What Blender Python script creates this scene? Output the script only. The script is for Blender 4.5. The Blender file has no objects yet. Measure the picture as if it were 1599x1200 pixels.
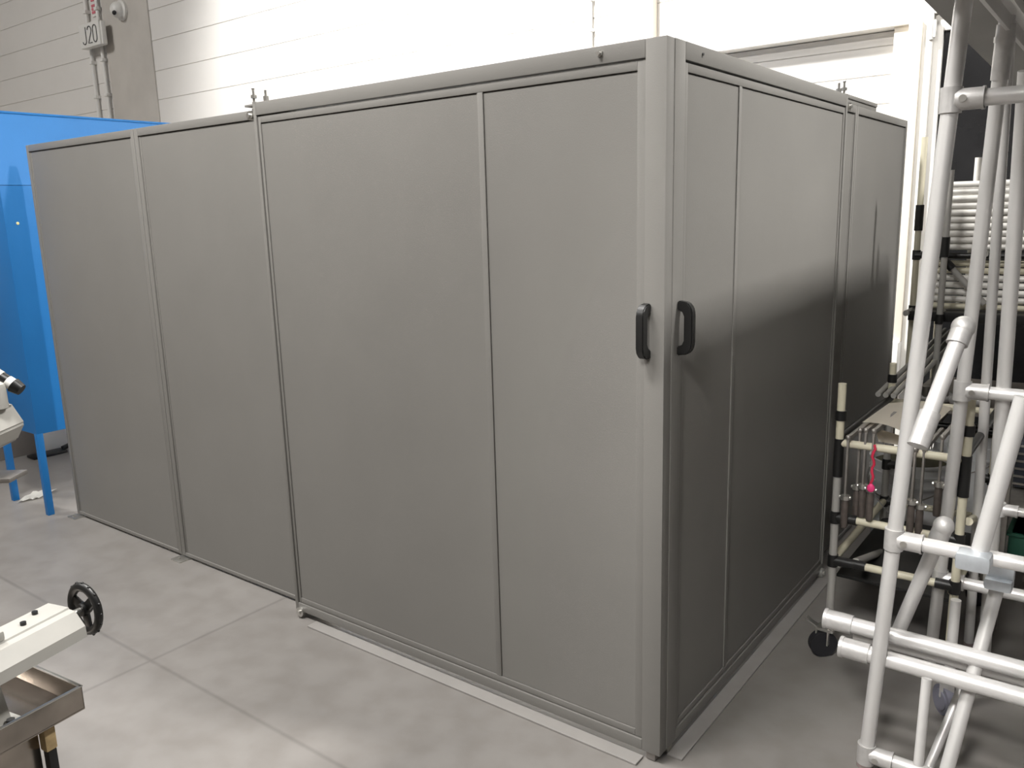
import bpy, bmesh, math, random
from mathutils import Vector as V, Matrix
random.seed(7)
PI = math.pi
C = bpy.context.scene.collection

# ------------------------------------------------------------------ materials
def mat(name, col, rough=.5, metal=0., noise=0., nscale=6., bump=0., bscale=200., spec=.5, coat=0., emit=None):
    m = bpy.data.materials.new(name); m.use_nodes = True
    nt = m.node_tree; b = nt.nodes['Principled BSDF']
    b.inputs['Base Color'].default_value = (*col, 1)
    b.inputs['Roughness'].default_value = rough
    b.inputs['Metallic'].default_value = metal
    b.inputs['Specular IOR Level'].default_value = spec
    b.inputs['Coat Weight'].default_value = coat
    tc = nt.nodes.new('ShaderNodeTexCoord')
    if noise:
        n = nt.nodes.new('ShaderNodeTexNoise'); n.inputs['Scale'].default_value = nscale; n.inputs['Detail'].default_value = 5
        r = nt.nodes.new('ShaderNodeMapRange'); r.inputs['From Min'].default_value = .3; r.inputs['From Max'].default_value = .7
        r.inputs['To Min'].default_value = 1 - noise; r.inputs['To Max'].default_value = 1 + noise
        x = nt.nodes.new('ShaderNodeVectorMath'); x.operation = 'SCALE'
        x.inputs[0].default_value = col
        nt.links.new(tc.outputs['Object'], n.inputs['Vector']); nt.links.new(n.outputs['Fac'], r.inputs['Value'])
        nt.links.new(r.outputs['Result'], x.inputs['Scale']); nt.links.new(x.outputs['Vector'], b.inputs['Base Color'])
    if bump:
        n = nt.nodes.new('ShaderNodeTexNoise'); n.inputs['Scale'].default_value = bscale; n.inputs['Detail'].default_value = 3
        p = nt.nodes.new('ShaderNodeBump'); p.inputs['Strength'].default_value = bump; p.inputs['Distance'].default_value = .002
        nt.links.new(tc.outputs['Object'], n.inputs['Vector']); nt.links.new(n.outputs['Fac'], p.inputs['Height'])
        nt.links.new(p.outputs['Normal'], b.inputs['Normal'])
    return m
M = {}
M['paint'] = mat('grey_enclosure_paint', (.215, .2085, .1955), .40, 0, .03, 3, .15, 260, spec=.32)
M['blue'] = mat('blue_sheet_paint', (.008, .15, .43), .5, 0, .05, 2, .1, 90)
M['bluetop'] = M['blue']
M['wall'] = mat('white_sandwich_panel', (.78, .76, .73), .5, 0, .02, 2)
M['conc'] = mat('painted_concrete', (.56, .53, .49), .8, 0, .05, 4, .3, 60)
M['cream'] = mat('cream_paint', (.80, .74, .64), .55)
M['whitep'] = mat('white_plastic', (.78, .77, .74), .4)
M['wdoor'] = mat('white_door_frame', (.82, .80, .76), .4)
M['glass'] = mat('dark_window_glass', (.014, .014, .015), .2, 0, .3, 3)
M['black'] = mat('black_plastic', (.012, .012, .012), .38)
M['rubber'] = mat('black_rubber', (.02, .02, .024), .7)
M['grub'] = mat('grey_blue_rubber', (.22, .22, .27), .6)
M['alu'] = mat('aluminium_tube', (.74, .73, .72), .36, .35, .03, 8)
M['cast'] = mat('cast_aluminium_coupler', (.62, .61, .60), .42, .4, .08, 40, .3, 120)
M['galv'] = mat('galvanised_bracket', (.60, .64, .68), .4, .6, .1, 30)
M['zinc'] = mat('zinc_bolt', (.62, .61, .58), .3, .9)
M['ivory'] = mat('ivory_coated_pipe', (.66, .62, .48), .4)
M['wpipe'] = mat('white_coated_pipe', (.78, .76, .72), .38)
M['gpipe'] = mat('grey_coated_pipe', (.36, .35, .33), .4)
M['steel'] = mat('dull_steel', (.34, .32, .30), .45, .7, .15, 20)
M['grip'] = mat('worn_grip', (.12, .10, .09), .5, .3, .15, 40)
M['stain'] = mat('stained_stainless_sheet', (.40, .36, .32), .22, .92, .3, 7)
M['mach'] = mat('machine_white_enamel', (.42, .41, .38), .4, 0, .05, 10)
M['bucket'] = mat('white_bucket_plastic', (.78, .79, .80), .4)
M['olive'] = mat('olive_residue', (.12, .11, .06), .6, 0, .3, 12)
M['paper'] = mat('cream_paper', (.87, .81, .71), .8)
M['wpaper'] = mat('white_paper', (.85, .84, .80), .8)
M['red'] = mat('red_cord', (.65, .03, .08), .5)
M['pink'] = mat('pink_tag', (.85, .05, .22), .5)
M['yellow'] = mat('yellow_dot', (.75, .70, .35), .6)
M['foam'] = mat('yellowed_foam', (.45, .33, .17), .8, 0, .2, 40)
M['foam2'] = mat('faded_rubber', (.34, .27, .26), .7)
M['ink'] = mat('dark_grey_ink', (.06, .06, .06), .7)
M['redink'] = mat('faded_red_print', (.62, .16, .20), .7)
M['deck'] = mat('deck_underside', (.38, .37, .355), .6, .2, .05, 4)
M['green'] = mat('dark_green_plastic', (.012, .07, .045), .5)
M['crate'] = mat('dark_blue_crate', (.03, .035, .05), .5)
M['taupe'] = mat('taupe_panel', (.20, .175, .155), .7, 0, .06, 4)
M['dark'] = mat('dark_roof_sheet', (.14, .14, .14), .8)
M['pale'] = mat('pale_floor_strip', (.34, .325, .31), .45, .1, .05, 9)
M['led'] = mat('lamp_housing', (.5, .5, .5), .4)

# concrete floor: power-floated slab with blotches, stains and two sawn control joints
def floor_mat():
    m = bpy.data.materials.new('polished_concrete_floor'); m.use_nodes = True
    nt = m.node_tree; b = nt.nodes['Principled BSDF']; L = nt.links.new
    tc = nt.nodes.new('ShaderNodeTexCoord')
    n1 = nt.nodes.new('ShaderNodeTexNoise'); n1.inputs['Scale'].default_value = 1.1; n1.inputs['Detail'].default_value = 6
    n2 = nt.nodes.new('ShaderNodeTexNoise'); n2.inputs['Scale'].default_value = 9; n2.inputs['Detail'].default_value = 8
    L(tc.outputs['Object'], n1.inputs['Vector']); L(tc.outputs['Object'], n2.inputs['Vector'])
    cr = nt.nodes.new('ShaderNodeValToRGB')
    cr.color_ramp.elements[0].position = .32; cr.color_ramp.elements[0].color = (.225, .212, .200, 1)
    cr.color_ramp.elements[1].position = .68; cr.color_ramp.elements[1].color = (.285, .270, .256, 1)
    L(n1.outputs['Fac'], cr.inputs['Fac'])
    cr2 = nt.nodes.new('ShaderNodeValToRGB')
    cr2.color_ramp.elements[0].position = .35; cr2.color_ramp.elements[0].color = (.9, .89, .88, 1)
    cr2.color_ramp.elements[1].position = .6; cr2.color_ramp.elements[1].color = (1, 1, 1, 1)
    L(n2.outputs['Fac'], cr2.inputs['Fac'])
    mx = nt.nodes.new('ShaderNodeMix'); mx.data_type = 'RGBA'; mx.blend_type = 'MULTIPLY'; mx.inputs[0].default_value = 1
    L(cr.outputs['Color'], mx.inputs[6]); L(cr2.outputs['Color'], mx.inputs[7])
    sep = nt.nodes.new('ShaderNodeSeparateXYZ'); L(tc.outputs['Object'], sep.inputs[0])
    def joint(sock, pos):
        a = nt.nodes.new('ShaderNodeMath'); a.operation = 'SUBTRACT'; L(sock, a.inputs[0]); a.inputs[1].default_value = pos
        c = nt.nodes.new('ShaderNodeMath'); c.operation = 'ABSOLUTE'; L(a.outputs[0], c.inputs[0])
        r = nt.nodes.new('ShaderNodeMapRange'); r.inputs['From Min'].default_value = .002; r.inputs['From Max'].default_value = .012
        r.inputs['To Min'].default_value = .80; r.inputs['To Max'].default_value = 1
        L(c.outputs[0], r.inputs['Value']); return r.outputs['Result']
    jm = nt.nodes.new('ShaderNodeMath'); jm.operation = 'MINIMUM'
    L(joint(sep.outputs['X'], -1.9), jm.inputs[0]); L(joint(sep.outputs['Y'], -.60), jm.inputs[1])
    sc = nt.nodes.new('ShaderNodeVectorMath'); sc.operation = 'SCALE'
    L(mx.outputs[2], sc.inputs[0]); L(jm.outputs[0], sc.inputs['Scale']); L(sc.outputs[0], b.inputs['Base Color'])
    rr = nt.nodes.new('ShaderNodeMapRange'); rr.inputs['To Min'].default_value = .33; rr.inputs['To Max'].default_value = .5
    L(n2.outputs['Fac'], rr.inputs['Value']); L(rr.outputs['Result'], b.inputs['Roughness'])
    return m
M['floor'] = floor_mat()

# ------------------------------------------------------------------ mesh helpers
class MB:
    """collects shapes; link() turns them into one mesh object"""
    def __init__(s): s.bm = bmesh.new()
    def box(s, lo, hi, bev=0., mtx=None):
        lo, hi = V(lo), V(hi)
        r = bmesh.ops.create_cube(s.bm, size=1)
        vs = r['verts']
        for v in vs:
            v.co = V((lo[i] + (v.co[i] + .5) * (hi[i] - lo[i]) for i in range(3)))
        if bev:
            es = list({e for v in vs for e in v.link_edges})
            rb = bmesh.ops.bevel(s.bm, geom=es, offset=bev, segments=2, affect='EDGES', profile=.6)
            vs = list({v for f in rb['faces'] for v in f.verts} | {v for v in vs if v.is_valid})
        if mtx is not None:
            for v in vs: v.co = mtx @ v.co
        return s
    def tube(s, a, b, r, r2=None, n=20, caps=True):
        a, b = V(a), V(b); d = b - a; l = d.length
        q = d.to_track_quat('Z', 'Y').to_matrix().to_4x4()
        bmesh.ops.create_cone(s.bm, cap_ends=caps, segments=n, radius1=r, radius2=r if r2 is None else r2, depth=l,
                              matrix=Matrix.Translation((a + b) / 2) @ q)
        return s
    def lathe(s, prof, mtx=None, n=40, close=False):
        mtx = mtx or Matrix.Identity(4); rings = []
        for (r, z) in prof:
            rings.append([s.bm.verts.new(mtx @ V((r * math.cos(2 * PI * i / n), r * math.sin(2 * PI * i / n), z))) for i in range(n)])
        pairs = list(zip(rings, rings[1:])) + ([(rings[-1], rings[0])] if close else [])
        for A, B in pairs:
            for i in range(n):
                s.bm.faces.new((A[i], A[(i + 1) % n], B[(i + 1) % n], B[i]))
        if not close:
            if prof[0][0] > 1e-5: s.bm.faces.new(rings[0][::-1])
            if prof[-1][0] > 1e-5: s.bm.faces.new(rings[-1])
        return s
    def path(s, pts, r, n=10):
        """round bar through points with mitred joints"""
        pts = [V(p) for p in pts]; rings = []; up = None
        for i, p in enumerate(pts):
            t = (pts[min(i + 1, len(pts) - 1)] - pts[max(i - 1, 0)]).normalized()
            if up is None:
                up = V((0, 0, 1)) if abs(t.z) < .9 else V((1, 0, 0))
            x = t.cross(up).normalized(); y = x.cross(t).normalized(); up = y
            rings.append([s.bm.verts.new(p + (x * math.cos(2 * PI * k / n) + y * math.sin(2 * PI * k / n)) * r) for k in range(n)])
        for A, B in zip(rings, rings[1:]):
            for k in range(n): s.bm.faces.new((A[k], A[(k + 1) % n], B[(k + 1) % n], B[k]))
        s.bm.faces.new(rings[0][::-1]); s.bm.faces.new(rings[-1]); return s
    def prism(s, poly, axis, lo, hi, mtx=None):
        """extrude a 2D outline along an axis ('x','y','z')"""
        mtx = mtx or Matrix.Identity(4)
        def p3(p, t):
            return {'x': V((t, p[0], p[1])), 'y': V((p[0], t, p[1])), 'z': V((p[0], p[1], t))}[axis]
        A = [s.bm.verts.new(mtx @ p3(p, lo)) for p in poly]; B = [s.bm.verts.new(mtx @ p3(p, hi)) for p in poly]
        n = len(poly)
        for i in range(n): s.bm.faces.new((A[i], A[(i + 1) % n], B[(i + 1) % n], B[i]))
        s.bm.faces.new(A[::-1]); s.bm.faces.new(B); return s
    def sphere(s, c, r, sc=(1, 1, 1)):
        bmesh.ops.create_uvsphere(s.bm, u_segments=24, v_segments=14, radius=r, matrix=Matrix.Translation(c) @ Matrix.Diagonal((*sc, 1)))
        return s
    def link(s, name, m, parent=None, label=None, smooth=True, origin=None):
        bmesh.ops.recalc_face_normals(s.bm, faces=s.bm.faces)
        if parent is not None:
            w = parent
            off = V((0, 0, 0))
            while w is not None: off += w.location; w = w.parent
        else:
            off = V(origin) if origin is not None else V((0, 0, 0))
        for v in s.bm.verts: v.co -= off
        if smooth:
            for f in s.bm.faces: f.smooth = True
            for e in s.bm.edges:
                if len(e.link_faces) == 2 and e.calc_face_angle(0) > .6: e.smooth = False
        me = bpy.data.meshes.new(name); s.bm.to_mesh(me); s.bm.free()
        me.materials.append(M[m] if isinstance(m, str) else m)
        o = bpy.data.objects.new(name, me); C.objects.link(o)
        if parent is not None: o.parent = parent
        else: o.location = off
        if label: o['label'] = label
        return o

def thing(name, label, cat, loc, group=None):
    o = bpy.data.objects.new(name, None); C.objects.link(o); o.location = loc; o.empty_display_size = .1
    o['label'] = label; o['category'] = cat
    if group: o['group'] = group
    return o
def tag(o, label, cat, group=None):
    o['label'] = label; o['category'] = cat
    if group: o['group'] = group
    return o
def struct(o, label=None):
    o['kind'] = 'structure'
    if label: o['label'] = label
    return o
def lerp(a, b, t): return V(a) + (V(b) - V(a)) * t

# ================================================================== SETTING
struct(MB().box((-14, -7, -.1), (5, 3.6, 0)).link('floor', 'floor', smooth=False))
struct(MB().box((-14, -7, 7.2), (5, 3.6, 7.3)).link('ceiling', 'dark', smooth=False))
def courses(name, x0, x1, yf, yb, zs, g=.003):
    m = MB()
    for a, b in zip(zs, zs[1:]): m.box((x0, yf, a + g), (x1, yb, b - g), .003)
    m.box((x0, yf + .008, zs[0]), (x1, yb + .02, zs[-1]))
    return struct(m.link(name, 'wall', smooth=False))
zl = [0] + [round(2.97 - .305 * k, 3) for k in range(9, 0, -1)] + [2.97, 3.265, 3.575] + [3.575 + .305 * k for k in range(1, 12)] + [7.2]
courses('wall_back', -14, -8.68, 3.2, 3.4, zl)
courses('wall_back_middle', -7.73, -1.98, 3.2, 3.4, zl)
zu = [2.70, 2.99, 3.29] + [3.29 + .305 * k for k in range(1, 12)] + [7.2]
courses('wall_back_upper', -1.70, 5, 3.2, 3.4, zu)
zr = [round(2.55 - .16 * k, 3) for k in range(15, -1, -1)] + [2.63]
courses('wall_back_recess', -1.70, -.14, 3.30, 3.45, [0] + zr)
struct(MB().box((-1.70, 3.19, 2.632), (-.02, 3.42, 2.70), .006).link('trim_1', 'wall'))
struct(MB().box((-8.66, 3.185, 0), (-7.73, 3.45, 7.2), .01).link('trim_5', 'conc'), 'concrete column with white wall camera')
struct(MB().box((-1.98, 3.14, 0), (-1.70, 3.45, 7.2), .01).link('trim_6', 'cream'))
struct(MB().box((-14.2, -7, 0), (-14, 3.6, 7.2)).link('wall_left', 'wall', smooth=False))
struct(MB().box((5, -7, 0), (5.2, 3.6, 7.2)).link('wall_right', 'dark', smooth=False))
struct(MB().box((-.135, 3.15, .86), (-.066, 3.45, 2.632), .004).box((-.225, 3.22, .86), (-.135, 3.45, 2.632), .004).link('trim_2', 'cream'))
struct(MB().box((-.23, 3.10, .56), (-.066, 3.45, .86), .012).link('trim_3', 'whitep'))
struct(MB().box((-.22, 3.16, 0), (-.075, 3.45, .56), .006).link('trim_4', 'taupe'))
struct(MB().box((-14, -7.2, 0), (5, -7, 7.2)).link('wall_front', 'taupe', smooth=False))
# glazed door in the back wall
d = struct(MB().box((-.066, 3.17, 0), (-.015, 3.42, 2.70), .004).box((-.015, 3.17, 2.665), (1.15, 3.42, 2.70), .004)
           .box((1.12, 3.17, 0), (1.17, 3.42, 2.665), .004).link('door_1', 'wdoor'))
MB().box((-.015, 3.2, .02), (.032, 3.27, 2.66), .004).box((.98, 3.2, .02), (1.12, 3.27, 2.66), .004).box((.032, 3.2, 2.575), (.98, 3.27, 2.66), .004)\
    .box((.032, 3.2, .02), (.98, 3.27, .25), .004).link('door_leaf', 'wdoor', d)
MB().box((.03, 3.225, .25), (.985, 3.24, 2.58)).link('door_glass', 'glass', d, smooth=False)
MB().tube((-.022, 3.165, 2.53), (-.022, 3.165, 2.64), .011).box((-.04, 3.16, 2.54), (.0, 3.19, 2.63), .002).link('door_hinge', 'whitep', d)
struct(MB().box((1.17, 3.2, 0), (5, 3.4, 2.70)).link('wall_back_right', 'wall', smooth=False))

# ================================================================== wall fittings
for x0, lab in ((-8.965, 'left of the two thin white conduits running behind the code sign'),
                (-8.715, 'right of the two thin white conduits running behind the code sign')):
    t = thing('conduit_pipe', lab, 'pipe', (x0, 3.165, 0))
    MB().tube((x0, 3.165, 0), (x0, 3.165, 7.2), .022, n=14).link('pipe', 'whitep', t)
    for z in (2.35, 3.12, 3.5, 4.05, 4.8):
        MB().box((x0 - .028, 3.135, z - .018), (x0 + .034, 3.2, z + .018), .004).link('pipe_clip', 'whitep', t)
t = thing('sign_box', 'white box sign reading J20 fixed over the white conduits', 'sign', (-8.72, 3.12, 3.63))
MB().box((-8.95, 3.04, 3.63), (-8.50, 3.12, 3.885), .006).link('box', 'whitep', t)
MB().box((-8.53, 3.06, 3.635), (-8.475, 3.11, 3.875), .006).link('side_box', 'whitep', t)
def glyph(pts): return [(x, 3.0375, z) for x, z in pts]
def arc(cx, cz, rx, rz, a0, a1, n=14): return [(cx + rx * math.cos(math.radians(a0 + (a1 - a0) * k / n)), cz + rz * math.sin(math.radians(a0 + (a1 - a0) * k / n))) for k in range(n + 1)]
gl = ([(-8.795, 3.845)] + arc(-8.835, 3.705, .040, .040, 0, -165),
      arc(-8.712, 3.80, .042, .045, 165, -25) + [(-8.752, 3.668), (-8.668, 3.668)],
      arc(-8.595, 3.80, .040, .045, 0, 180) + arc(-8.595, 3.71, .040, .045, 180, 360) + [(-8.555, 3.80)])
for ch, g_ in zip('J20', gl): MB().path(glyph(g_), .0055, 6).link('letter', 'ink', t, 'dark character ' + ch)
t = thing('red_print_label', 'narrow label with red markings between the conduits above the J20 sign', 'label', (-8.82, 3.19, 4.0))
MB().box((-8.885, 3.186, 3.99), (-8.775, 3.206, 4.5), .002).link('backing', 'whitep', t)
m = MB()
for z in (4.02, 4.055, 4.09, 4.15, 4.185, 4.22, 4.28, 4.33): m.box((-8.87, 3.18, z), (-8.795, 3.186, z + .026))
m.link('markings', 'redink', t, 'faded red marks')
t = thing('security_camera', 'small white dome camera with dark lens on the concrete column', 'camera', (-8.22, 3.185, 3.95))
MB().lathe([(.105, 0), (.105, .03), (.085, .045), (0, .045)], Matrix.Translation((-8.22, 3.185, 3.955)) @ Matrix.Rotation(PI / 2, 4, 'X')).link('base', 'whitep', t)
MB().sphere((-8.22, 3.135, 3.955), .085).link('dome', 'whitep', t)
MB().sphere((-8.19, 3.068, 3.912), .034, (1, .5, .7)).link('lens', 'black', t)
t = thing('wall_wire', 'thin white cable conduit left of the cream column', 'pipe', (-2.2, 3.18, 0))
MB().tube((-2.2, 3.18, 0), (-2.2, 3.18, 6.8), .012, n=10).link('pipe', 'whitep', t)
for z in (2.88, 3.08, 3.5): MB().box((-2.22, 3.165, z), (-2.18, 3.2, z + .02), .003).link('pipe_clip', 'whitep', t)

# ================================================================== GREY ENCLOSURE
H = 2.10
def hardware_bolt(t, p, up=.055):
    x, y, z = p
    MB().tube((x, y, z - .03), (x, y, z + up), .005, n=10).tube((x, y, z + up * .35), (x, y, z + up * .35 + .012), .012, n=6)\
        .tube((x, y, z - .03), (x, y, z - .018), .012, n=6).sphere((x, y, z + up), .007).link('bolt', 'zinc', t)
def leaf(name, label, P, W, mull, hw, foot0=True):
    """sliding leaf: outer square-tube frame, inner bead frame, mullion, sheets. P maps (s, depth, z); s=0 at the corner"""
    t = thing(name, label, 'door', P(W / 2, .02, 0))
    def bx(m, s0, s1, d0, d1, z0, z1, bev=.003):
        a, b = V(P(s0, d0, z0)), V(P(s1, d1, z1))
        m.box([min(a[i], b[i]) for i in range(3)], [max(a[i], b[i]) for i in range(3)], bev); return m
    zb = .028
    m = MB()
    bx(m, 0, .062, 0, .045, zb, H); bx(m, W - .018, W, 0, .045, zb, H)
    bx(m, .062, W - .018, 0, .045, H - .047, H); bx(m, .062, W - .018, 0, .045, zb, zb + .036)
    m.link('outer_frame', 'paint', t)
    m = MB()
    bx(m, .063, .088, .005, .04, zb + .038, H - .051, .002); bx(m, W - .034, W - .021, .005, .04, zb + .038, H - .051, .002)
    bx(m, .088, W - .034, .005, .04, H - .075, H - .051, .002); bx(m, .088, W - .034, .005, .04, zb + .038, zb + .06, .002)
    m.link('inner_frame', 'paint', t)
    m = MB(); bx(m, mull - .011, mull + .011, .005, .04, zb + .06, H - .075, .002); m.link('mullion', 'paint', t)
    for a, b in ((.088, mull - .011), (mull + .011, W - .034)):
        m = MB(); bx(m, a + .0015, b - .0015, .009, .013, zb + .0615, H - .0785, 0); m.link('sheet_panel', 'paint', t)
    m = MB(); bx(m, .07, W - .03, .016, .02, zb + .04, H - .055, 0); m.link('backing_sheet', 'paint', t)
    # black pull handle on the corner stile
    s0, s1, z0, z1 = hw
    m = MB()
    pr = [(0, z0), (-.030, z0 + .004), (-.042, z0 + .018), (-.046, z0 + .035), (-.046, z1 - .035), (-.042, z1 - .018), (-.030, z1 - .004), (0, z1),
          (0, z1 - .026), (-.018, z1 - .029), (-.024, z1 - .042), (-.024, z0 + .042), (-.018, z0 + .029), (0, z0 + .026)]
    A = [m.bm.verts.new(P(s0, d_, z_)) for d_, z_ in pr]; B = [m.bm.verts.new(P(s1, d_, z_)) for d_, z_ in pr]
    n = len(pr)
    for i in range(n): m.bm.faces.new((A[i], A[(i + 1) % n], B[(i + 1) % n], B[i]))
    m.bm.faces.new(A[::-1]); m.bm.faces.new(B)
    bmesh.ops.bevel(m.bm, geom=m.bm.edges[:], offset=.003, segments=2, affect='EDGES')
    m.link('handle', 'black', t, 'black plastic pull handle')
    # hanger plate and roller at the far end of the track rail
    m = MB(); bx(m, W - .005, W + .05, .002, .045, H - .012, H - .004, .001); bx(m, W - .02, W + .0, .0, .045, H - .004, H + .002, .001)
    m.link('hanger_plate', 'paint', t)
    x, y, z = P(W + .018, .024, H); hardware_bolt(t, (x, y, z))
    x, y, z = P(W - .055, .024, H); MB().tube((x, y, z), (x, y, z + .042), .005, n=10).tube((x, y, z), (x, y, z + .02), .011, n=6).link('bolt', 'zinc', t)
    a, b = V(P(W + .018, -.004, H - .045)), V(P(W + .018, .03, H - .045))
    MB().tube(a, b, .017).tube(P(W + .018, -.012, H - .045), P(W + .018, -.004, H - .045), .008).link('roller', 'zinc', t)
    a, b = V(P(W - .035, -.010, .028)), V(P(W - .035, .03, .028))
    MB().tube(a, b, .021).tube(P(W - .035, -.018, .028), P(W - .035, -.010, .028), .009).link('floor_roller', 'zinc', t)
    m = MB(); bx(m, .018, .05, .005, .04, .002, zb + .004, .004); m.link('floor_stop', 'steel', t)
    return t, bx
PL = lambda s, d, z: (-.002 - s, d - .036, z)
PF = lambda s, d, z: (-.008 - s, d - .01, z)
PR = lambda s, d, z: (-d, .008 + s, z)
tl, bxl = leaf('sliding_door', 'wide grey sheet-metal sliding door on the left of the corner, handle on its right edge', PL, 1.722, .622, (.040, .064, 1.26, 1.415), True)
tr, bxr = leaf('sliding_door', 'grey sheet-metal sliding door on the right of the corner, deep shadow over its lower half', PR, 1.575, .458, (.030, .054, 1.262, 1.416), True)
MB().tube((-.20, -.040, 2.080), (-.20, -.03, 2.080), .009, n=6).tube((-.20, -.048, 2.080), (-.20, -.04, 2.080), .005).link('screw', 'zinc', tl)
MB().tube((.004, .173, 2.079), (-.01, .173, 2.079), .004, n=8).link('screw', 'ink', tr)

def fixed(label, P, s0, s1, zt, left_w, right_w, feet):
    t = thing('enclosure_panel', label, 'panel', P((s0 + s1) / 2, .06, 0))
    def bx(m, a0, a1, d0, d1, z0, z1, bev=.003):
        a, b = V(P(a0, d0, z0)), V(P(a1, d1, z1))
        m.box([min(a[i], b[i]) for i in range(3)], [max(a[i], b[i]) for i in range(3)], bev); return m
    m = MB(); bx(m, s0, s0 + left_w, .05, .09, .012, zt); bx(m, s1 - right_w, s1, .05, .09, .012, zt)
    bx(m, s0 + left_w, s1 - right_w, .05, .09, zt - .034, zt); bx(m, s0 + left_w, s1 - right_w, .05, .09, .012, .03)
    m.link('frame', 'paint', t)
    m = MB(); bx(m, s0 + left_w + .004, s0 + left_w + .014, .055, .085, .03, zt - .037, .001); m.link('bead_strip', 'paint', t)
    m = MB(); bx(m, s1 - right_w - .014, s1 - right_w - .004, .055, .085, .03, zt - .037, .001); m.link('bead_strip', 'paint', t)
    m = MB(); bx(m, s0 + left_w + .016, s1 - right_w - .016, .056, .06, .03, zt - .038, 0); m.link('sheet_panel', 'paint', t)
    m = MB(); bx(m, s0 + left_w - .002, s1 - right_w + .002, .066, .07, .02, zt - .02, 0); m.link('backing_sheet', 'paint', t)
    for f in feet:
        m = MB(); bx(m, f - .035, f + .045, -.005 + .0, .06, 0, .006, .001); m.link('foot_plate', 'zinc', t)
        x, y, z = P(f + .008, .02, .006); MB().tube((x, y, z), (x, y, z + .009), .008, n=6).link('anchor_bolt', 'zinc', t)
    return t
zt = 2.088
fixed('leftmost tall grey fixed panel, next to the blue cabinet', PF, 2.712, 3.80, zt, .028, .026, (3.765,))
fixed('tall grey fixed panel between the leftmost panel and the left sliding door', PF, 1.60, 2.709, zt, .03, .03, (2.68,))
fixed('narrow grey fixed panel just beyond the right sliding door', PR, 1.50, 1.905, zt, .03, .022, ())
fixed('farthest grey fixed panel at the right end of the enclosure', PR, 1.908, 2.88, zt, .022, .028, ())
# parked track piece on top of the far right run
t = thing('track_rail', 'short grey rail lying on top of the far right panels', 'rail', (-.06, 1.95, zt))
MB().box((-.088, 1.72, zt), (-.052, 2.24, zt + .018), .002).box((-.080, 1.72, zt + .018), (-.048, 2.24, zt + .034), .002).link('rail', 'paint', t)
# floor guides
tag(MB().box((-1.60, -.080, 0), (-.06, -.030, .007), .002).link('floor_guide', 'pale', smooth=False), 'pale metal floor strip along the left sliding door', 'floor strip')
tag(MB().box((-.005, .02, 0), (.045, 1.75, .007), .002).link('floor_guide', 'pale', smooth=False), 'pale metal floor strip along the right sliding door', 'floor strip')

# ================================================================== BLUE CABINET (left)
bx0, bx1, by0, by1 = -4.50, -3.94, -.065, 1.9
t = thing('spray_cabinet', 'large bright blue sheet-metal cabinet on thin legs left of the enclosure', 'cabinet', ((bx0 + bx1) / 2, .9, 0))
MB().box((bx0, by0, .49), (bx1, by1, 1.885), .004).link('lower_body', 'blue', t)
MB().prism([(bx0 - .02, 1.887), (bx1 + .0, 1.887), (bx1 - .10, 2.28), (bx0 + .08, 2.28)], 'y', by0, by1).link('tilted_upper_part', 'bluetop', t)  # upper part leant back, a shape chosen so it catches more light
MB().box((bx0 + .08, by0 - .005, 2.274), (bx1 - .095, by1 + .005, 2.287), .002).link('top_edge', 'blue', t)
for x, y in ((bx1 - .018, by0 + .018), (bx0 + .08, by0 + .018), (bx1 - .018, by1 - .018), (bx0 + .018, by1 - .018)):
    MB().box((x - .018, y - .018, 0), (x + .018, y + .018, .495), .003).link('leg', 'blue', t)
MB().tube((bx1 - .001, .0, 1.682), (bx1 + .002, .0, 1.682), .008, n=16).link('sticker', 'yellow', t, 'small round yellow sticker')

t = thing('floor_sheet', 'crumpled white sheet of paper on the floor behind the blue legs', 'paper', (-4.38, .05, .002))
m = MB()
g = {}
for i in range(9):
    for j in range(5):
        u, w = i / 8, j / 4
        p = lerp(lerp((-4.3350, -0.0731, 0.0000), (-4.4556, 0.0724, 0.0000), w), lerp((-4.3005, 0.0583, 0.0000), (-4.3715, 0.1841, 0.0000), w), u)
        g[i, j] = m.bm.verts.new((p.x, p.y, .003 + .012 * abs(math.sin(i * 1.3 + j)) + .006 * random.random()))
for i in range(8):
    for j in range(4): m.bm.faces.new((g[i, j], g[i + 1, j], g[i + 1, j + 1], g[i, j + 1]))
bmesh.ops.solidify(m.bm, geom=m.bm.faces[:], thickness=.0012)
m.link('sheet', 'wpaper', t)
# taupe partition and dark stand seen under the cabinet
t = thing('partition_panel', 'low taupe partition seen under the blue cabinet', 'partition', (-5.48, .4, 0))
MB().box((-5.52, -1.9, 0), (-5.44, .55, 1.2), .005).link('panel', 'taupe', t)
MB().box((-5.46, .56, 0), (-5.38, 2.9, 1.2), .005).link('panel', 'wall', t, 'paler panel')
t = thing('stand_foot', 'dark metal stand with flat foot behind the blue cabinet legs', 'stand', (-5.30, .56, 0))
MB().box((-5.36, .42, 0), (-5.24, .66, .02), .005).link('foot', 'black', t)
MB().tube((-5.32, .50, .02), (-5.34, .50, .95), .012).link('pole', 'black', t)
MB().tube((-5.28, .64, .03), (-5.28, .72, .05), .018).link('knob', 'black', t)

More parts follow.
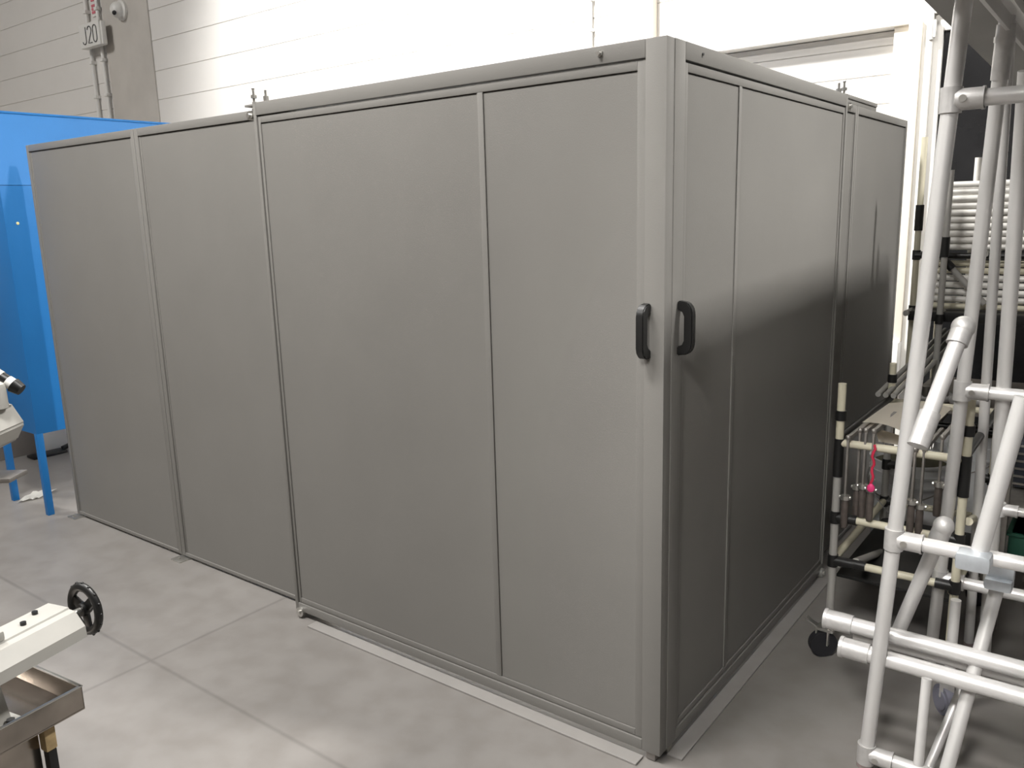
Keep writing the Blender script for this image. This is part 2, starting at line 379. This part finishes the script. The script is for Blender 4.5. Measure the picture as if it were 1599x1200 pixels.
# ================================================================== BENCH MACHINE (lower left)
d1 = V((-.117, .993, 0)); d2 = V((-.993, -.117, 0)); up = V((0, 0, 1))
cor = V((-0.8301, -1.3044, 0.6290))
def frame(o, a, b): return Matrix(((a.x, b.x, 0, o.x), (a.y, b.y, 0, o.y), (0, 0, 1, o.z), (0, 0, 0, 1)))
T = frame(cor, d2, -d1)              # local x leftwards, y towards the camera
t = thing('steel_tray_stand', 'stained stainless tray on a cabinet at the lower left edge', 'stand', (cor.x - .3, cor.y - .3, 0))
m = MB()
m.box((0, 0, -.056), (.9, .004, 0), .001, T).box((0, 0, -.056), (.004, .95, 0), .001, T).box((.896, 0, -.056), (.9, .95, 0), .001, T).box((0, .946, -.056), (.9, .95, 0), .001, T)
m.box((0, 0, -.058), (.9, .95, -.052), .001, T)
m.link('tray', 'stain', t)
MB().box((-.002, 0, -.001), (.006, .95, .002), .0008, T).box((0, -.002, -.001), (.9, .006, .002), .0008, T).link('rim', 'zinc', t)
MB().box((.05, .085, -cor.z + .02), (.85, .9, -.06), .004, T).link('cabinet_body', 'stain', t)
MB().box((.02, .062, -.125), (.046, .088, -.058), .004, T).link('foam_strip', 'foam', t, 'yellowed foam sleeve')
MB().box((.022, .064, -cor.z), (.044, .084, -.125), .003, T).link('leg', 'black', t)
MB().box((.80, .80, -cor.z), (.83, .83, -.06), .003, T).link('leg', 'black', t)

t = thing('bench_machine', 'off-white bench machine with black handwheel at the lower left edge', 'machine', (cor.x - .45, cor.y - .5, cor.z))
ang = -14.7 * PI / 180
bd = V((math.sin(ang), math.cos(ang), 0)); bs = V((bd.y, -bd.x, 0))   # along the beam, to its right
e0 = V((-0.8792, -1.2946, 0.8088))
B = frame(e0, bs, bd)
prof = [(-.055, .0), (.010, .0), (.012, -.004), (.030, -.006), (.056, -.038), (.058, -.064), (-.055, -.064)]
m = MB(); m.prism(prof, 'y', -1.0, 0, B)
m.link('beam', 'mach', t, smooth=False)
MB().box((-.03, -.9, .0), (.012, -.155, .022), .006, B).link('slide_block', 'mach', t)
for (x, y) in ((-.035, -.05), (-.014, -.095)): 
    MB().tube(B @ V((x, y, 0)), B @ V((x, y, .007)), .0065, n=12).link('screw', 'black', t)
MB().tube(B @ V((-.01, -.19, .02)), B @ V((-.01, -.19, .032)), .012, n=12).link('screw', 'mach', t)
w0 = V((-0.8814, -1.2512, 0.7850))
Wm = Matrix.Translation(w0) @ V((-.10, .99, -.03)).to_track_quat('Z', 'Y').to_matrix().to_4x4()
hw = MB()
N = 48
hw.lathe([(.053 + .011 * math.cos(a * PI / 6), .009 * math.sin(a * PI / 6)) for a in range(12)], Wm, N, close=True)
for k in range(16):
    a = 2 * PI * k / 16; hw.sphere(Wm @ V((.063 * math.cos(a), .063 * math.sin(a), 0)), .0035)
hwo = hw.link('handwheel', 'black', t, 'black ribbed handwheel')
m = MB()
for k in range(3):
    a = .35 + 2 * PI * k / 3; m.box((.005, -.011, -.004), (.048, .011, .004), .002, Wm @ Matrix.Rotation(a, 4, 'Z'))
m.link('spoke', 'black', hwo)
MB().lathe([(.0, -.012), (.015, -.012), (.017, .0), (.012, .012), (0, .012)], Wm, 24).link('hub', 'black', hwo)
MB().tube(Wm @ V((0, 0, -.05)), Wm @ V((0, 0, -.008)), .0075).link('shaft', 'zinc', t)
# web and foot standing in the tray
ft = V((-0.8639, -1.4557, 0.6393))
F = Matrix.Translation((ft.x, ft.y, cor.z - .052)) @ Matrix.Rotation(.2, 4, 'Z')
m = MB(); m.box((-.16, -.10, 0), (.022, .04, .022), .008, F); m.link('foot', 'mach', t)
m = MB(); m.prism([(-.16, .02), (-.012, .02), (-.045, .14), (-.14, .14)], 'y', -.08, .02, F); m.link('web', 'mach', t)
MB().tube(F @ V((.0, .01, .02)), F @ V((.0, .01, .032)), .009, n=6).link('bolt', 'ink', t)
# head, lever and table further back
hd = V((-1.3026, -1.2536, 1.2147)); G = frame(hd, V((.80, .60, 0)), V((-.6, .8, 0)))
m = MB(); m.prism([(-.25, .0), (.033, .0), (.062, -.056), (.036, -.10), (-.04, -.135), (-.25, -.135)], 'y', -.04, .08, G)
bmesh.ops.bevel(m.bm, geom=m.bm.edges[:], offset=.005, segments=2, affect='EDGES')
m.link('gear_head', 'mach', t)
MB().lathe([(0, .072), (.012, .072), (.026, .062), (.029, .05), (.029, 0)], G @ Matrix.Translation((.028, .02, -.002)), 32).link('cap', 'mach', t)
a0, a1 = G @ V((-.005, .05, .10)), G @ V((.082, .05, .038))
MB().tube(a0, lerp(a0, a1, .45), .017).link('lever', 'mach', t)
l = MB().tube(lerp(a0, a1, .45), lerp(a0, a1, .62), .016).tube(lerp(a0, a1, .78), a1, .02, .015); l.link('lever_grip', 'black', t)
MB().tube(lerp(a0, a1, .62), lerp(a0, a1, .78), .0165).link('lever_band', 'whitep', t)
m = MB(); m.box((-.35, -.03, -.188), (.066, .05, -.176), .003, G); m.link('table', 'steel', t)
m = MB(); m.box((-.32, -.06, cor.z - hd.z - .052), (-.16, .06, .1), .01, G); m.link('column', 'mach', t)

# ================================================================== MOBILE WORK PLATFORM (right foreground)
R = .0205
t = thing('mobile_work_platform', 'aluminium tube work platform with grey deck overhead at the right edge', 'platform', (.9, .6, 0))
zd = 2.16
U1b, U1t = V((0.5041, 0.3167, 0.0000)), V((0.6119, 0.3156, 2.1600))
U2b, U2t = V((0.5528, 0.9931, 0.0000)), V((0.6649, 0.6357, 2.1600))
U3b, U3t = V((0.6429, 1.2444, 0.0000)), V((0.6191, 1.0803, 2.1600))
U4b, U4t = V((0.7058, 1.1605, 0.0000)), V((0.7291, 0.5600, 1.9946))
def post(a, b, r=R):
    MB().tube(a, b, r, n=24).link('post', 'alu', t)
    MB().tube(V(a), lerp(a, b, .012), r * 1.12, n=24).link('rubber_foot', 'foam2', t)
post(U1b, U1t, .0205); post(U2b, U2t, .0200)
U3b.z = 0; U4b.z = 0
post(U3b, U3t, .0165); post(U4b, U4t)
def on(a, b, ypx, cam=V((1.0157, -2.0662, 1.6706))): pass
def coupler(p, ax, r=R, ln=.075, parent=t, setscrew=True):
    """tee socket: sleeve along ax starting at p, collar round the post, set screw"""
    p, ax = V(p), V(ax).normalized()
    m = MB().tube(p + ax * .012, p + ax * ln, r * 1.28, n=24).tube(p + ax * (ln - .006), p + ax * ln, r * 1.36, n=24)
    m.tube(p - V((0, 0, r * 1.5)), p + V((0, 0, r * 1.5)), r * 1.26, n=24)
    o = m.link('coupler', 'cast', parent)
    if setscrew:
        s = ax.cross(V((0, 0, 1))).normalized()
        if (V((1.0157, -2.0662, 1.67)) - p).dot(s) < 0: s = -s
        c = p + ax * .03
        MB().tube(c + s * r * 1.2, c + s * r * 1.42, .009, n=16).link('set_screw', 'zinc', o)
    return o
X = V((1, 0, 0))
def along(a, b, ref, k=0):      # point of line a-b at height z
    a, b = V(a), V(b); return a + (b - a) * ((ref - a.z) / (b.z - a.z))
zA, zB, zC, zD, zF = 1.9121, 1.0800, 0.7387, 0.3904, 0.0448
LEN = 1.0
for (a, b, z) in ((U1b, U1t, zA), (U2b, U2t, zB), (U1b, U1t, zC), (U2b, U2t, zD), (U1b, U1t, zF)):
    p = along(a, b, z); coupler(p, X); MB().tube(p, p + X * LEN, R, n=24).link('rail', 'alu', t)
PA, PB, PC, PD = along(U1b, U1t, zA), along(U2b, U2t, zB), along(U1b, U1t, zC), along(U2b, U2t, zD)
# right-hand posts that close the frame outside the picture
for a, b in ((U1b, U1t), (U2b, U2t)):
    post(V(a) + X * LEN, V(b) + X * (LEN - .1), .0188)
# long lower rails reaching past the first post
E1, E2, E3 = V((0.3460, 0.4000, 0.4019)), V((0.4116, 0.3400, 0.3545)), V((0.4226, 0.4450, 0.3571))
for e, sleeve in ((E1, 1), (E2, 1), (E3, 0)):
    MB().tube(e, e + X * 1.25, .0245, n=24).link('rail', 'alu', t)
    if sleeve: MB().tube(e, e + X * .08, .030, n=24).tube(e - X * .004, e + X * .006, .032, n=24).link('coupler', 'cast', t)
# diagonal braces
def brace(p, q, r=R, m='alu'):
    MB().tube(p, q, r, n=24).link('brace', m, t)
b1a, b1b = V((0.6567, 0.3673, 1.3224)), V((0.6074, 0.2111, 1.0653))
brace(b1a, b1b, .0205)
dd = (b1b - b1a).normalized()
MB().tube(b1a - dd * .03, b1a + dd * .03, .027, n=24).sphere(b1a - dd * .02, .03).link('coupler', 'cast', t)
MB().tube(b1b - dd * .075, b1b + dd * .02, .0262, n=24).link('coupler', 'cast', t)
b2a, b2b = V((0.6447, 0.4148, 0.7550)), V((0.5233, 0.5187, 0.3284))
brace(b2a, b2b); dd = (b2b - b2a).normalized()
MB().tube(b2a - dd * .02, b2a + dd * .07, .026, n=24).sphere(b2a - dd * .015, .028).link('coupler', 'cast', t)
b3a, b3b = V((0.8245, 0.2313, 1.1983)), V((0.7635, 0.2044, 0.7827))
brace(b3a, b3b, .021)
b4a, b4b = V((0.7859, 0.4922, 0.5917)), V((0.7266, 0.2799, 0.1006))
brace(b4a, b4b, .0185)
b5a, b5b = V((0.7159, 0.5347, 0.2222)), V((0.6649, 0.3771, 0.0142))
brace(b5a, b5b, .013)
b6a, b6b = V((0.6744, 0.1708, 0.4236)), V((0.6800, 0.1162, 0.1989))
brace(b6a, b6b, .0125)
q = V((0.7671, 0.1807, 0.7801)); MB().box((q.x - .05, q.y - .03, q.z - .026), (q.x + .03, q.y + .03, q.z + .02), .012).link('bracket', 'galv', t)
q = V((0.7894, 0.4748, 0.6131)); MB().box((q.x - .035, q.y - .03, q.z - .022), (q.x + .035, q.y + .03, q.z + .012), .01).link('bracket', 'galv', t)
MB().box((q.x - .03, q.y - .005, q.z + .0), (q.x + .035, q.y + .03, q.z + .06), .004).link('bracket', 'galv', t)
# top pipe sleeve, deck and beams
st = along(U2b, U2t, 1.93)
MB().tube(along(U2b, U2t, 1.99), along(U2b, U2t, 2.13), .0235, n=24).tube(along(U2b, U2t, 2.085), along(U2b, U2t, 2.10), .026, n=24).link('socket', 'cast', t)
dx = .505
MB().prism([(.530, -.2), (1.75, -.2), (1.75, 2.5), (.474, 2.5)], 'z', zd, zd + .04).link('deck', 'deck', t)
MB().box((.665, -.45, zd - .05), (.675, 1.9, zd), .001).box((.675, -.45, zd - .012), (.71, 1.9, zd), .001).box((.72, -.45, zd - .05), (.727, 1.9, zd), .001).link('deck_beam', 'alu', t)
MB().box((1.55, -.45, zd - .05), (1.59, 1.9, zd), .001).link('deck_beam', 'alu', t)
# small rail and caster
p = V((0.7507, 0.6995, 0.7503)); coupler(p, X, .014, .05, setscrew=False); MB().tube(p, p + X * .7, .0135, n=20).link('rail', 'alu', t)
cw = V((0.6390, 0.7431, 0.0000)); 
MB().tube((cw.x - .004, cw.y - .012, .05), (cw.x + .026, cw.y + .012, .05), .05, n=36).link('caster_wheel', 'grub', t, 'grey-blue caster wheel')
MB().tube((cw.x - .008, cw.y - .015, .05), (cw.x + .028, cw.y + .015, .05), .034, n=36).link('caster_hub', 'grub', t)
MB().box((cw.x - .01, cw.y - .02, .06), (cw.x + .035, cw.y + .035, .115), .005).link('caster_fork', 'cast', t)
MB().tube((cw.x + .012, cw.y + .01, .11), (cw.x + .012, cw.y + .01, E1.z), .016).link('caster_stem', 'alu', t)

# ================================================================== CLAMP TROLLEY (pipe-and-joint cart)
ya, yb = .886, 1.64
xa, xb = .226, .627
t = thing('pipe_trolley', 'ivory pipe trolley with black joints beside the enclosure, hung with clamps', 'trolley', ((xa + xb) / 2, 1.3, 0))
def pipe(a, b, m='ivory', par=t, name='pipe', r=.014): return MB().tube(a, b, r, n=18).link(name, m, par)
def joint(p, par=t, ax=(0, 0, 1), l=.045, arm=None, r=.0185):
    p, ax = V(p), V(ax); m = MB().tube(p - ax * l / 2, p + ax * l / 2, r, n=18)
    if arm: m.tube(p, p + V(arm), r * .97, n=18)
    return m.link('joint', 'black', par)
zs = {'low': .388, 'mid': .556, 'top': .852}
for x in (xa, xb):
    for y in (ya, yb):
        near = (y == ya)
        ztop = 1.05 if near else 1.0
        pipe((x, y, .16 if x == xa else .17), (x, y, .82), 'gpipe' if x == xa else 'ivory', name='post')
        pipe((x, y, .82), (x, y, ztop), 'ivory', name='post')
        if near: joint((x, y, .78), l=.14, r=.0175)
        joint((x, y, .935), l=.035)
        for z in (zs['low'], zs['mid']): joint((x, y, z), arm=(.075 if x == xa else -.06, 0, 0))
for y in (ya, yb):
    for z in ((zs['low'], zs['mid'], .835) if y == ya else (zs['low'], .835)): pipe((xa, y, z), (xb, y, z), name='rail')
joint((.315, ya, .39), ax=(1, 0, 0), l=.05, r=.017)
for x in (xa, xb):
    for z in (zs['low'], .852): pipe((x, ya, z), (x, yb, z), 'ivory' if z < .5 else 'black', name='rail')
pipe((xa + .08, ya, .40), (xa + .08, yb, .2), 'gpipe', name='brace')
pipe((xb + .02, ya + .02, .62), (xb - .03, yb, .40), 'ivory', name='brace')
pipe((xb - .01, ya + .02, .36), (xb - .05, yb, .12), 'ivory', name='brace')
MB().box((xa + .0, ya + .06, .30), (xb, yb, .312), .002).link('flat_board', 'black', t, 'dark board standing in for the shaded floor')  # dark board put in for the shade on the floor under the cart
for x in (xa, xb):
    for y in (ya, yb):
        if x == xb and y == ya:
            MB().tube((x, y, .155), (x, y, .175), .0155, n=18).link('end_cap', 'black', t); continue
        cx = x - .02
        sw = V((.010, -.012, 0)) if y == ya else V((.014, .01, 0))
        MB().tube(V((cx, y, .05)) - sw, V((cx, y, .05)) + sw, .05, n=32).link('caster_wheel', 'rubber', t, 'black caster wheel')
        MB().box((cx - .024, y - .02, .05), (cx - .018, y + .03, .11), .002).box((cx + .018, y - .02, .05), (cx + .024, y + .03, .11), .002)\
            .box((cx - .024, y - .02, .105), (cx + .04, y + .03, .115), .002).link('caster_fork', 'zinc', t)
        MB().tube((x, y, .11), (x, y, .17), .012).link('caster_stem', 'steel', t)
        if y == ya:
            MB().box((cx - .075, y - .012, .098), (cx - .02, y + .012, .104), .001, Matrix.Translation((cx, y, .1)) @ Matrix.Rotation(.5, 4, 'Y') @ Matrix.Translation((-cx, -y, -.1))).link('brake_lever', 'zinc', t)
# support rods on top of the trolley running away from the viewer
rods = []
for x in (.262, .30, .345, .475, .52, .551):
    pass

# clamps hanging from the trolley
pos = [(.262, .887, .865, .53, 'nearest the black-jointed corner post of the trolley'),
       (.290, .93, .885, .56, 'second from the corner post, behind the nearest one'),
       (.315, .905, .895, .575, 'third from the corner post on the trolley'),
       (.345, .887, .900, .575, 'with the red cord tied to it'),
       (.478, .887, .855, .555, 'left of the three between the two platform posts'),
       (.503, .90, .858, .54, 'middle of the three between the two platform posts'),
       (.548, .94, .895, .615, 'right of the three between the two platform posts')]
for i, (x, y, zt_, zb_, lab) in enumerate(pos):
    c = thing('bar_clamp', 'steel clamp with dark grip hanging down, ' + lab, 'clamp', (x, y, zb_), 'clamps hanging on the pipe trolley')
    yy = y - .02
    MB().box((x - .0035, yy - .010, zb_ + .11), (x + .0035, yy + .010, zt_), .001).link('bar', 'steel', c)
    MB().box((x - .006, yy - .008, zt_ - .012), (x + .006, yy + .30, zt_ + .004), .002, None).sphere((x, yy - .006, zt_), .009).link('jaw', 'steel', c)
    MB().tube((x, yy, zb_ + .105), (x, yy, zb_ + .12), .016, n=16).tube((x - .02, yy, zb_ + .113), (x + .02, yy, zb_ + .113), .006, n=10).link('collar', 'zinc', c)
    MB().lathe([(0, 0), (.0105, 0), (.012, .01), (.0125, .09), (.010, .105), (0, .105)], Matrix.Translation((x, yy, zb_)), 18).link('grip', 'grip', c)
# red cord
t = thing('marker_ribbon', 'red ribbon with pink tag hanging from a clamp on the trolley', 'ribbon', (.36, .85, .7))
MB().path([(.352 + .004 * math.sin(k * 1.7), .847 + .003 * math.cos(k * 1.1), .855 - .014 * k) for k in range(11)], .0045, 8).link('strand', 'red', t)
MB().sphere((.350, .845, .70), .013, (1, .6, 1.2)).link('tag', 'pink', t)
MB().path([(.352, .847, .70), (.375, .848, .66), (.405, .85, .625), (.44, .85, .60)], .0015, 6).link('wire', 'ink', t)
# sheet of paper over the trolley
t = thing('paper_sheet', 'large curved cream sheet of paper lying on top of the trolley', 'paper', (.36, 1.25, .92))
m = MB(); g = {}
c00, c10, c01, c11 = V((0.2880, 0.9279, 0.9079)), V((0.4620, 0.9925, 0.8453)), V((0.2826, 1.3434, 0.8928)), V((0.4920, 1.4353, 0.8811))
for i in range(15):
    for j in range(15):
        u, w = i / 14, j / 14
        p = lerp(lerp(c00, c10, u), lerp(c01, c11, u), w); p.z += .018 * math.sin(PI * u) * (1 - .4 * w) * 1.2
        g[i, j] = m.bm.verts.new(p)
for i in range(14):
    for j in range(14): m.bm.faces.new((g[i, j], g[i + 1, j], g[i + 1, j + 1], g[i, j + 1]))
bmesh.ops.solidify(m.bm, geom=m.bm.faces[:], thickness=.001)
m.link('sheet', 'paper', t)
m = MB(); p = V((0.3033, 1.0535, 0.8530)); q = V((0.3788, 1.0899, 0.7728))
g = [m.bm.verts.new(x) for x in (V((0.2976, 1.0759, 0.8568)), V((0.3922, 1.0902, 0.8329)), V((0.3839, 1.0997, 0.7955)), V((0.3142, 1.0751, 0.8057)))]
m.bm.faces.new(g); bmesh.ops.solidify(m.bm, geom=m.bm.faces[:], thickness=.001)
m.link('folded_flap', 'paper', t)

# buckets
def bucket(label, c, r, h):
    b = thing('bucket', label, 'bucket', (c[0], c[1], c[2]))
    Tm = Matrix.Translation(c)
    MB().lathe([(0, 0), (r * .86, 0), (r * .87, .01), (r * .99, h * .78), (r * 1.03, h * .78), (r * 1.03, h * .80), (r, h * .80), (r * 1.0, h * .88), (r * 1.04, h * .88), (r * 1.04, h * .90),
                (r, h * .90), (r * 1.01, h - .012), (r * 1.05, h - .01), (r * 1.05, h), (r * .98, h), (r * .95, h * .78)], Tm, 56).link('body', 'bucket', b)
    MB().lathe([(r * .955, h * .93), (r * .93, h * .55), (r * .84, .04), (0, .04)], Tm, 56).link('residue_lining', 'olive', b, 'olive brown stained inside')
    pts = [(c[0] + r * 1.06 * math.cos(a), c[1] + r * 1.06 * math.sin(a), c[2] + h * .86 - .10 * math.sin((a - PI * .95) / (PI * 1.0) * PI) if True else 0) for a in [PI * (.95 + k / 14) for k in range(15)]]
    MB().path(pts, .003, 8).link('bail_handle', 'steel', b)
    return b
bucket('big white plastic bucket with stained olive inside, standing behind the trolley', (.255, 2.0, 0), .172, .50)
bucket('second white plastic bucket with stained inside, behind the bigger bucket', (.43, 2.40, 0), .15, .56)

# ================================================================== PIPE RACK at the back
t = thing('pipe_rack', 'tall cream pipe rack with black joints in front of the glazed door', 'rack', (.6, 2.45, 0))
yr, yq = 2.30, 2.95
def jr(p, **k): return joint(p, par=t, **k)
for (x, y, z1, m_) in ((.155, 2.30, 1.96, 'ivory'), (.30, 2.16, 1.80, 'gpipe'), (.155, 2.95, 1.2, 'ivory'), (1.35, 2.30, 1.96, 'ivory'), (1.35, 2.95, 1.2, 'ivory')):
    pipe((x, y, .56 if x == .30 else 0), (x, y, z1), m_, par=t, name='post')
for x, y in ((.155, 2.30), (1.35, 2.30)):
    jr((x, y, 1.59), l=.12); jr((x, y, 1.415), arm=(.04, 0, 0)); jr((x, y, 1.15), arm=(.04, 0, 0))
jr((.30, 2.16, 1.46), l=.09); jr((.30, 2.16, 1.13))
for z in (1.415, 1.15, .60): pipe((.155, yr - .035, z), (1.35, yr - .035, z), 'black', par=t, name='rail')
for z in (1.15, .60):
    pipe((.155, yq, z), (1.35, yq, z), 'black', par=t, name='rail')
    for x in (.155, .30, 1.35): pipe((x, 2.16, z), (x, yq, z), 'gpipe', par=t, name='rail')
for x in (.45, 1.2): pipe((x, yr - .05, 1.424), (x, yq, 1.424), 'gpipe', par=t, name='rail')
pipe((.30, yr - .075, 1.385), (.47, yr - .075, 1.20), 'gpipe', par=t, name='brace')
jr(V((.31, yr - .075, 1.375)), ax=(.68, 0, -.73), l=.05)
MB().box((.16, 2.18, 1.115), (1.34, 2.94, 1.16), .003).link('flat_board', 'black', t, 'dark shelf board')
MB().box((.16, 2.10, .70), (1.34, 2.94, .715), .003).link('flat_board', 'taupe', t)
# stacked loose pipes
def loose(z, y, m_, x0, lab, grp=None):
    o = thing('loose_pipe', lab, 'pipe', (x0 + .55, y, z), grp)
    MB().tube((x0, y, z), (x0 + 1.10, y, z), .0142, n=18).link('pipe_wall', m_, o)
    return o
z = 1.737
LW = 'white coated pipe in the stack above the upper black rail of the pipe rack'
LB = 'white coated pipe in the stack between the two black rails of the pipe rack'
for k in range(10):
    zz = 1.737 - .0315 * k
    loose(zz, yr + .0 + .004 * (k % 2), 'wpipe', .205 + .02 * random.random(), LW if k else 'topmost white pipe lying on the pipe rack stack', 'white pipes in the upper stack' if k else None)
k = 0
zz = 1.378
seq = ['ivory', 'ivory', 'wpipe', 'wpipe', 'wpipe', 'wpipe', 'ivory']
labs = {0: 'cream pipe lying directly under the upper black rail', 1: 'second cream pipe below the upper black rail', 6: 'lowest cream pipe, resting above the lower black rail'}
for k, mm in enumerate(seq):
    loose(1.378 - .0335 * k, yr + .004 * (k % 2), mm, .20 + .02 * random.random(), labs.get(k, LB), None if k in labs else 'white pipes in the lower stack')
for k in range(9):
    loose(1.72 - .0315 * k, yr + .06, 'wpipe', .262, 'white coated pipe in the second layer behind the front stack', 'pipes in the back layer')
for (x, y, z1, mm, lab) in ((.232, 2.36, 1.89, 'wpipe', 'upright pale pipe leaning at the left end of the pipe stack'),
                            (.362, 2.45, 1.86, 'wpipe', 'short upright white pipe standing behind the pipe stack')):
    o = thing('loose_pipe', lab, 'pipe', (x, y, 1.13)); MB().tube((x, y, 1.13), (x, y, z1), .014, n=18).link('pipe_wall', mm, o)
# metal fittings lying on the rack shelf
fx = [(.26, 2.2, 'left heap'), (.33, 2.25, 'second'), (.40, 2.2, 'third'), (.48, 2.26, 'fourth')]
for i, (x, y, _) in enumerate(fx):
    o = thing('pipe_fitting', 'grey metal pipe fitting lying on the middle shelf of the rack', 'fitting', (x, y, .715), 'fittings on the rack shelf')
    a = i * 1.1; dv = V((math.cos(a), math.sin(a), 0)) * .04
    MB().tube(V((x, y, .74)) - dv, V((x, y, .74)) + dv, .024, n=16).link('sleeve', 'cast', o)
    MB().tube((x, y, .74), (x, y, .80), .021, n=16).link('branch', 'steel', o)
# long thin grey pipes running from the rack to the trolley
for i, (dx_, lab) in enumerate(((0, 'leftmost'), (.03, 'second from left'), (.06, 'third from left'), (.09, 'rightmost'))):
    a, b = V((.20 + dx_, 1.52, .885)), V((.215 + dx_, 2.85, .985))
    o = thing('loose_pipe', lab + ' of the thin grey pipes bridging the trolley and the rack', 'pipe', lerp(a, b, .5), 'thin grey pipes')
    MB().tube(a, b, .011, n=14).link('pipe_wall', 'gpipe', o)
# crate and green box at the right edge
t = thing('slatted_crate', 'dark blue slatted crate at the right edge behind the platform', 'crate', (.95, 1.9, .62))
p = V((0.6959, 1.6757, 0.7168)); q = V((0.7153, 1.6413, 0.5290))
m = MB().box((p.x, p.y, q.z), (p.x + .5, p.y + .35, p.z)); m.link('body', 'crate', t)
m = MB()
for k in range(6):
    z_ = q.z + (p.z - q.z) * (k + .5) / 6; m.box((p.x - .006, p.y - .008, z_ - .004), (p.x + .506, p.y, z_ + .004), .001)
m.link('slat', 'steel', t)
gz = V((0.7155, 1.4798, 0.4018)); gb = V((0.7256, 1.4620, 0.3047))
t = thing('green_box', 'dark green plastic box at the right edge under the crate', 'box', (gz.x + .2, gz.y + .15, gb.z))
MB().box((gz.x, gz.y, gb.z), (gz.x + .4, gz.y + .3, gz.z), .01).link('body', 'green', t)
MB().box((gz.x - .008, gz.y - .008, gz.z - .012), (gz.x + .408, gz.y + .308, gz.z), .004).link('rim', 'green', t)
t = thing('storage_shelf', 'low steel shelf carrying the crate and green box', 'shelf', (1.1, 1.9, 0))
for z_ in (gb.z - .025, q.z - .03):
    MB().box((gz.x - .04, gz.y - .05, z_), (gz.x + .75, gz.y + .5, z_ + .022), .003).link('flat_board', 'steel', t)
for x_ in (gz.x - .035, gz.x + .72):
    for y_ in (gz.y - .045, gz.y + .47): MB().box((x_, y_, 0), (x_ + .03, y_ + .03, p.z + .1), .002).link('post', 'steel', t)

# ================================================================== LIGHT
def lamp(name, label, loc, size, power, target=None, spread=None, col=(1, .975, .94)):
    l = bpy.data.lights.new(name, 'AREA'); l.shape = 'RECTANGLE'; l.size = size[0]; l.size_y = size[1]; l.energy = power; l.color = col
    if spread: l.spread = spread
    o = bpy.data.objects.new(name, l); C.objects.link(o); o.location = loc
    if target: o.rotation_euler = (V(target) - V(loc)).to_track_quat('-Z', 'Y').to_euler()
    return o
#LIGHTS
lamp('unseen_light', '', (3.0, 1.4, 6.3), (.45, .45), 108, (0, 1.2, 1.6), math.radians(75))
lamp('unseen_light', '', (-.8, -1.5, 4.3), (1.0, .5), 146)  # unseen pair set low and close, for the fall-off on the left face
lamp('unseen_light', '', (-2.5, -1.5, 4.3), (1.0, .5), 104)
lamp('unseen_light', '', (.75, -3.0, 3.5), (.6, .6), 8, (.62, .95, .25), math.radians(42))  # added fill from the viewer's side, for the trolley and nearby floor
lamp('unseen_light', '', (-8.0, -3.5, 7.0), (2.5, 2.5), 420, (-8, -2, 0))
sl = bpy.data.lights.new('wall_spotlight', 'SPOT'); sl.energy = 2600; sl.spot_size = math.radians(108); sl.spot_blend = .3; sl.shadow_soft_size = .25; sl.color = (1, .985, .95)
so = bpy.data.objects.new('wall_spotlight', sl); C.objects.link(so); so.location = (-2.8, .6, 5.8)
so.rotation_euler = (V((-2.8, 3.2, 4.2)) - V(so.location)).to_track_quat('-Z', 'Y').to_euler()
w = bpy.data.worlds.new('hall'); bpy.context.scene.world = w; w.use_nodes = True
w.node_tree.nodes['Background'].inputs[0].default_value = (.95, .97, 1, 1)
w.node_tree.nodes['Background'].inputs[1].default_value = .1

# ================================================================== CAMERA
cd = bpy.data.cameras.new('camera'); cam = bpy.data.objects.new('camera', cd); C.objects.link(cam)
cd.sensor_fit = 'HORIZONTAL'; cd.sensor_width = 36; cd.lens = 29.0373
cam.matrix_world = Matrix([[0.79911, -0.101524, 0.592551, 1.015696], [0.600574, 0.179224, -0.779223, -2.066157], [-0.027089, 0.978556, 0.204193, 1.670599], [0.0, 0.0, 0.0, 1.0]])
cd.clip_start = .02; cd.clip_end = 60
sc = bpy.context.scene; sc.camera = cam
sc.view_settings.view_transform = 'Standard'; sc.view_settings.look = 'None'
sc.view_settings.gamma = 1; sc.view_settings.use_curve_mapping = False
sc.view_settings.exposure = 0
